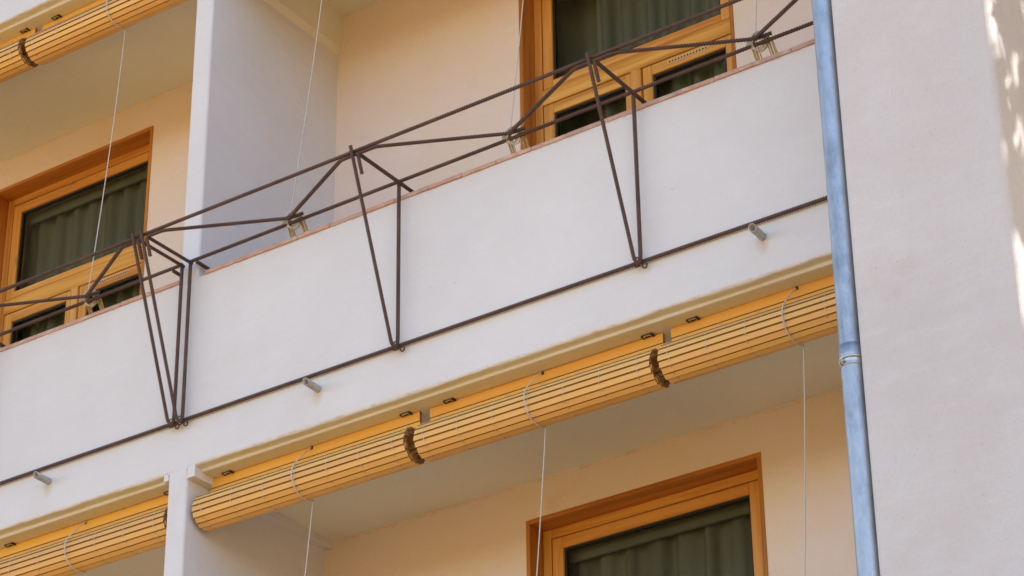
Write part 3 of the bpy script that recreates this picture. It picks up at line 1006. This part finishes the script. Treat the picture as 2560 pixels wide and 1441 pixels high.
pull_cord(3.003, H, 2.990, 'white pull cord between the upper right window and the downpipe, knotted to the rack', seed=12)

# ------------------------------------------------------------------ drain spouts
def spout(x, z, label):
    mb = MB()
    seg, r, ri = 18, 0.0165, 0.0135
    ax = Vector((0.06, -1, -0.04)).normalized()
    c0 = Vector((x, 0.02, z)); c1 = c0 + ax * 0.115
    u = Vector((1, 0, 0)); u = (u - ax * u.dot(ax)).normalized(); w = ax.cross(u)
    vs = []
    for c_, rad in ((c0, r), (c1, r), (c1, ri), (c1 - ax * 0.09, ri)):
        for k in range(seg):
            a_ = 2 * math.pi * k / seg
            vs.append(c_ + (u * math.cos(a_) + w * math.sin(a_)) * rad + (ax * 0.006 * math.sin(a_) if c_ is c1 else Vector()))
    fs = [(j * seg + k, j * seg + (k + 1) % seg, (j + 1) * seg + (k + 1) % seg, (j + 1) * seg + k) for j in range(3) for k in range(seg)]
    mb.add(vs, fs, 0, True)
    mb.add(vs[-seg:], [tuple(range(seg))])
    o = link('drain_spout', mb, M['spout'])
    tag(o, label, 'drain spout', 'drain spouts through the parapet')
    return o
M['spout'] = plain('dull_zinc', (0.43, 0.45, 0.47), 0.55, metal=0.5, var=0.2, nscale=50)
spout(-0.850, 0.170, 'short grey drain spout above the bottom left roll blind, below the rebar rail')
spout(0.730, 0.172, 'short grey drain spout in the middle, right of the partition, below the rebar rail')
spout(2.942, 0.173, 'short grey drain spout close to the downpipe, below the rebar rail')

# ------------------------------------------------------------------ downpipe
PXC, PYC, PR = 3.5515, -0.5435, 0.0425
dp = thing('downpipe', 'galvanised rainwater downpipe beside the right end wall', 'downpipe', (PXC, PYC, GZ))
ZJ = -0.80 - GZ
def lathe(prof, seg=36):
    mb = MB()
    vs = [(r_ * math.cos(2 * math.pi * k / seg), r_ * math.sin(2 * math.pi * k / seg), z_) for r_, z_ in prof for k in range(seg)]
    mb.add(vs, [(j * seg + k, j * seg + (k + 1) % seg, (j + 1) * seg + (k + 1) % seg, (j + 1) * seg + k) for j in range(len(prof) - 1) for k in range(seg)], 0, True)
    return mb
link('lower_pipe', lathe([(PR, 0), (PR, ZJ - 0.02), (PR, ZJ + 0.005), (PR + 0.0015, ZJ + 0.012), (PR + 0.0015, ZJ + 0.060), (PR - 0.0005, ZJ + 0.0605)]), M['zinc'], dp)
link('upper_pipe', lathe([(PR - 0.001, ZJ + 0.03), (PR - 0.001, 2 * H + ZP - GZ)]), M['zinc'], dp)
bead = [(PR + 0.001 + 0.0045 * math.cos(R(a_)), ZJ + 0.006 + 0.0048 * math.sin(R(a_))) for a_ in range(-90, 91, 15)]
link('bead', lathe(bead), M['zinc_clean'], dp)
clamp = link('pipe_clamp', lathe([(PR, ZJ - 0.024), (PR + 0.003, ZJ - 0.024), (PR + 0.0034, ZJ - 0.021), (PR + 0.0022, ZJ - 0.019), (PR + 0.0022, ZJ - 0.006), (PR + 0.0034, ZJ - 0.004), (PR + 0.003, ZJ - 0.001), (PR, ZJ - 0.001)]), M['zinc_clean'], dp)
# lug: two bent ends of the strap with a bolt
a0 = R(-112)
lug = MB()
n_ = Vector((math.cos(a0), math.sin(a0), 0)); t_ = Vector((-math.sin(a0), math.cos(a0), 0))
for s_ in (-1, 1):
    base = n_ * (PR + 0.001) + t_ * (0.0045 * s_)
    ps = [base + t_ * (0.0016 * q1) + n_ * q2 + Vector((0, 0, ZJ + q3)) for q1 in (-1, 1) for q2, q3 in ((0, -0.0235), (0.010, -0.0225), (0.015, -0.0125), (0.010, -0.0035), (0, -0.0015))]
    lug.add(ps, [(0, 1, 2, 3, 4), (9, 8, 7, 6, 5), (0, 5, 6, 1), (1, 6, 7, 2), (2, 7, 8, 3), (3, 8, 9, 4)])
link('lug', lug, M['bracket'], clamp)
bo = MB()
bc = n_ * (PR + 0.009) + Vector((0, 0, ZJ - 0.0115))
bo.tube([bc - t_ * 0.012, bc + t_ * 0.014], 0.0026, 8)
bo.tube([bc + t_ * 0.007, bc + t_ * 0.0115], 0.0052, 6, smooth=False)
link('bolt', bo, M['zinc_clean'], clamp)

# ------------------------------------------------------------------ street trees (outside the picture: dappled shade, dark reflections)
def make_tree(label, base, crown_c, crown_r, n_leaf, leaf, seed, n_limb=18):
    rng = random.Random(seed)
    tree = thing('plane_tree', label, 'tree', base, 'street trees around the building')
    base = Vector(base)
    tk = MB()
    top = Vector(crown_c) - base
    rx, rz = crown_r
    tp = [Vector((0, 0, 0)), Vector((0.05, -0.05, top.z * 0.2)), top * 0.45 + Vector((-0.1, 0.1, 0)), top * 0.8 + Vector((0.1, 0.05, 0)), top + Vector((0, 0, rz * 0.5))]
    tk.tube(tp, [0.28, 0.24, 0.19, 0.13, 0.04], 10)
    tips = []
    for i in range(n_limb):
        s_ = tp[2].lerp(tp[4], rng.random())
        d = Vector((rng.uniform(-1, 1), rng.uniform(-1, 1), rng.uniform(-0.7, 1))).normalized()
        k = rng.uniform(0.55, 0.95)
        e = top + Vector((d.x * rx * k, d.y * rx * k, d.z * rz * k))
        tk.tube([s_, s_.lerp(e, 0.5) + Vector((0, 0, 0.2)), e], [0.06, 0.04, 0.012], 6)
        tips.append(e); tips.append(s_.lerp(e, 0.65))
    link('trunk', tk, M['bark'], tree)
    lf = MB()
    for i in range(n_leaf):
        c_ = rng.choice(tips)
        p = c_ + Vector((rng.gauss(0, rx * 0.2), rng.gauss(0, rx * 0.2), rng.gauss(0, rz * 0.17)))
        q_ = Vector((rng.gauss(0, 1), rng.gauss(0, 1), rng.gauss(0, 1) + 0.8)).normalized()
        u = q_.orthogonal().normalized(); w = q_.cross(u)
        a_ = rng.uniform(0, 6.28); u, w = u * math.cos(a_) + w * math.sin(a_), w * math.cos(a_) - u * math.sin(a_)
        sz = rng.uniform(0.7, 1.2) * leaf
        lf.add([p - u * sz, p - u * sz * 0.2 + w * sz * 0.62, p + u * sz, p - u * sz * 0.2 - w * sz * 0.62], [(0, 1, 2, 3)])
    link('crown', lf, M['leaf'], tree)
focus = Vector((PX1, -0.2, 1.3))
cc = focus + SUN_DIR * 4.4
make_tree('leafy plane tree standing right of the end wall, outside the picture', (cc.x + 0.7, cc.y + 0.9, GZ), cc, (1.8, 3.3), 5200, 0.082, 9, 26)
for i, (tx, ty, ch, rx, rz) in enumerate(((11.2, -1.6, 3.5, 2.6, 5.0), (10.6, 5.6, 4.5, 2.8, 5.5), (14.6, 2.6, 4.5, 2.8, 6.0))):  # unseen trees added to shade the ground and end wall, less bounce
    make_tree(('plane tree added for shade on the pavement right of the building, nearest to the street, unseen', 'plane tree added for shade beside the rear of the building, outside the picture', 'plane tree added for shade behind the others right of the building, outside the picture')[i],
              (tx, ty, GZ), (tx, ty, ch), (rx, rz), 6000, 0.20, 40 + i, 24)
for i, (tx, ty, ch, rx, rz) in enumerate(((-6.7, -12.6, 9.5, 2.3, 4.2), (-14.6, -12.6, 11.0, 2.5, 4.2))):  # unseen crowns added and sized to darken the pane reflections
    make_tree(('tall plane tree added for dark reflections across the street facing the right bay, outside the picture', 'tall plane tree added for dark reflections across the street facing the left bay, outside the picture')[i],
              (tx, ty, GZ), (tx, ty, ch), (rx, rz), 8000, 0.24, 20 + i, 26)
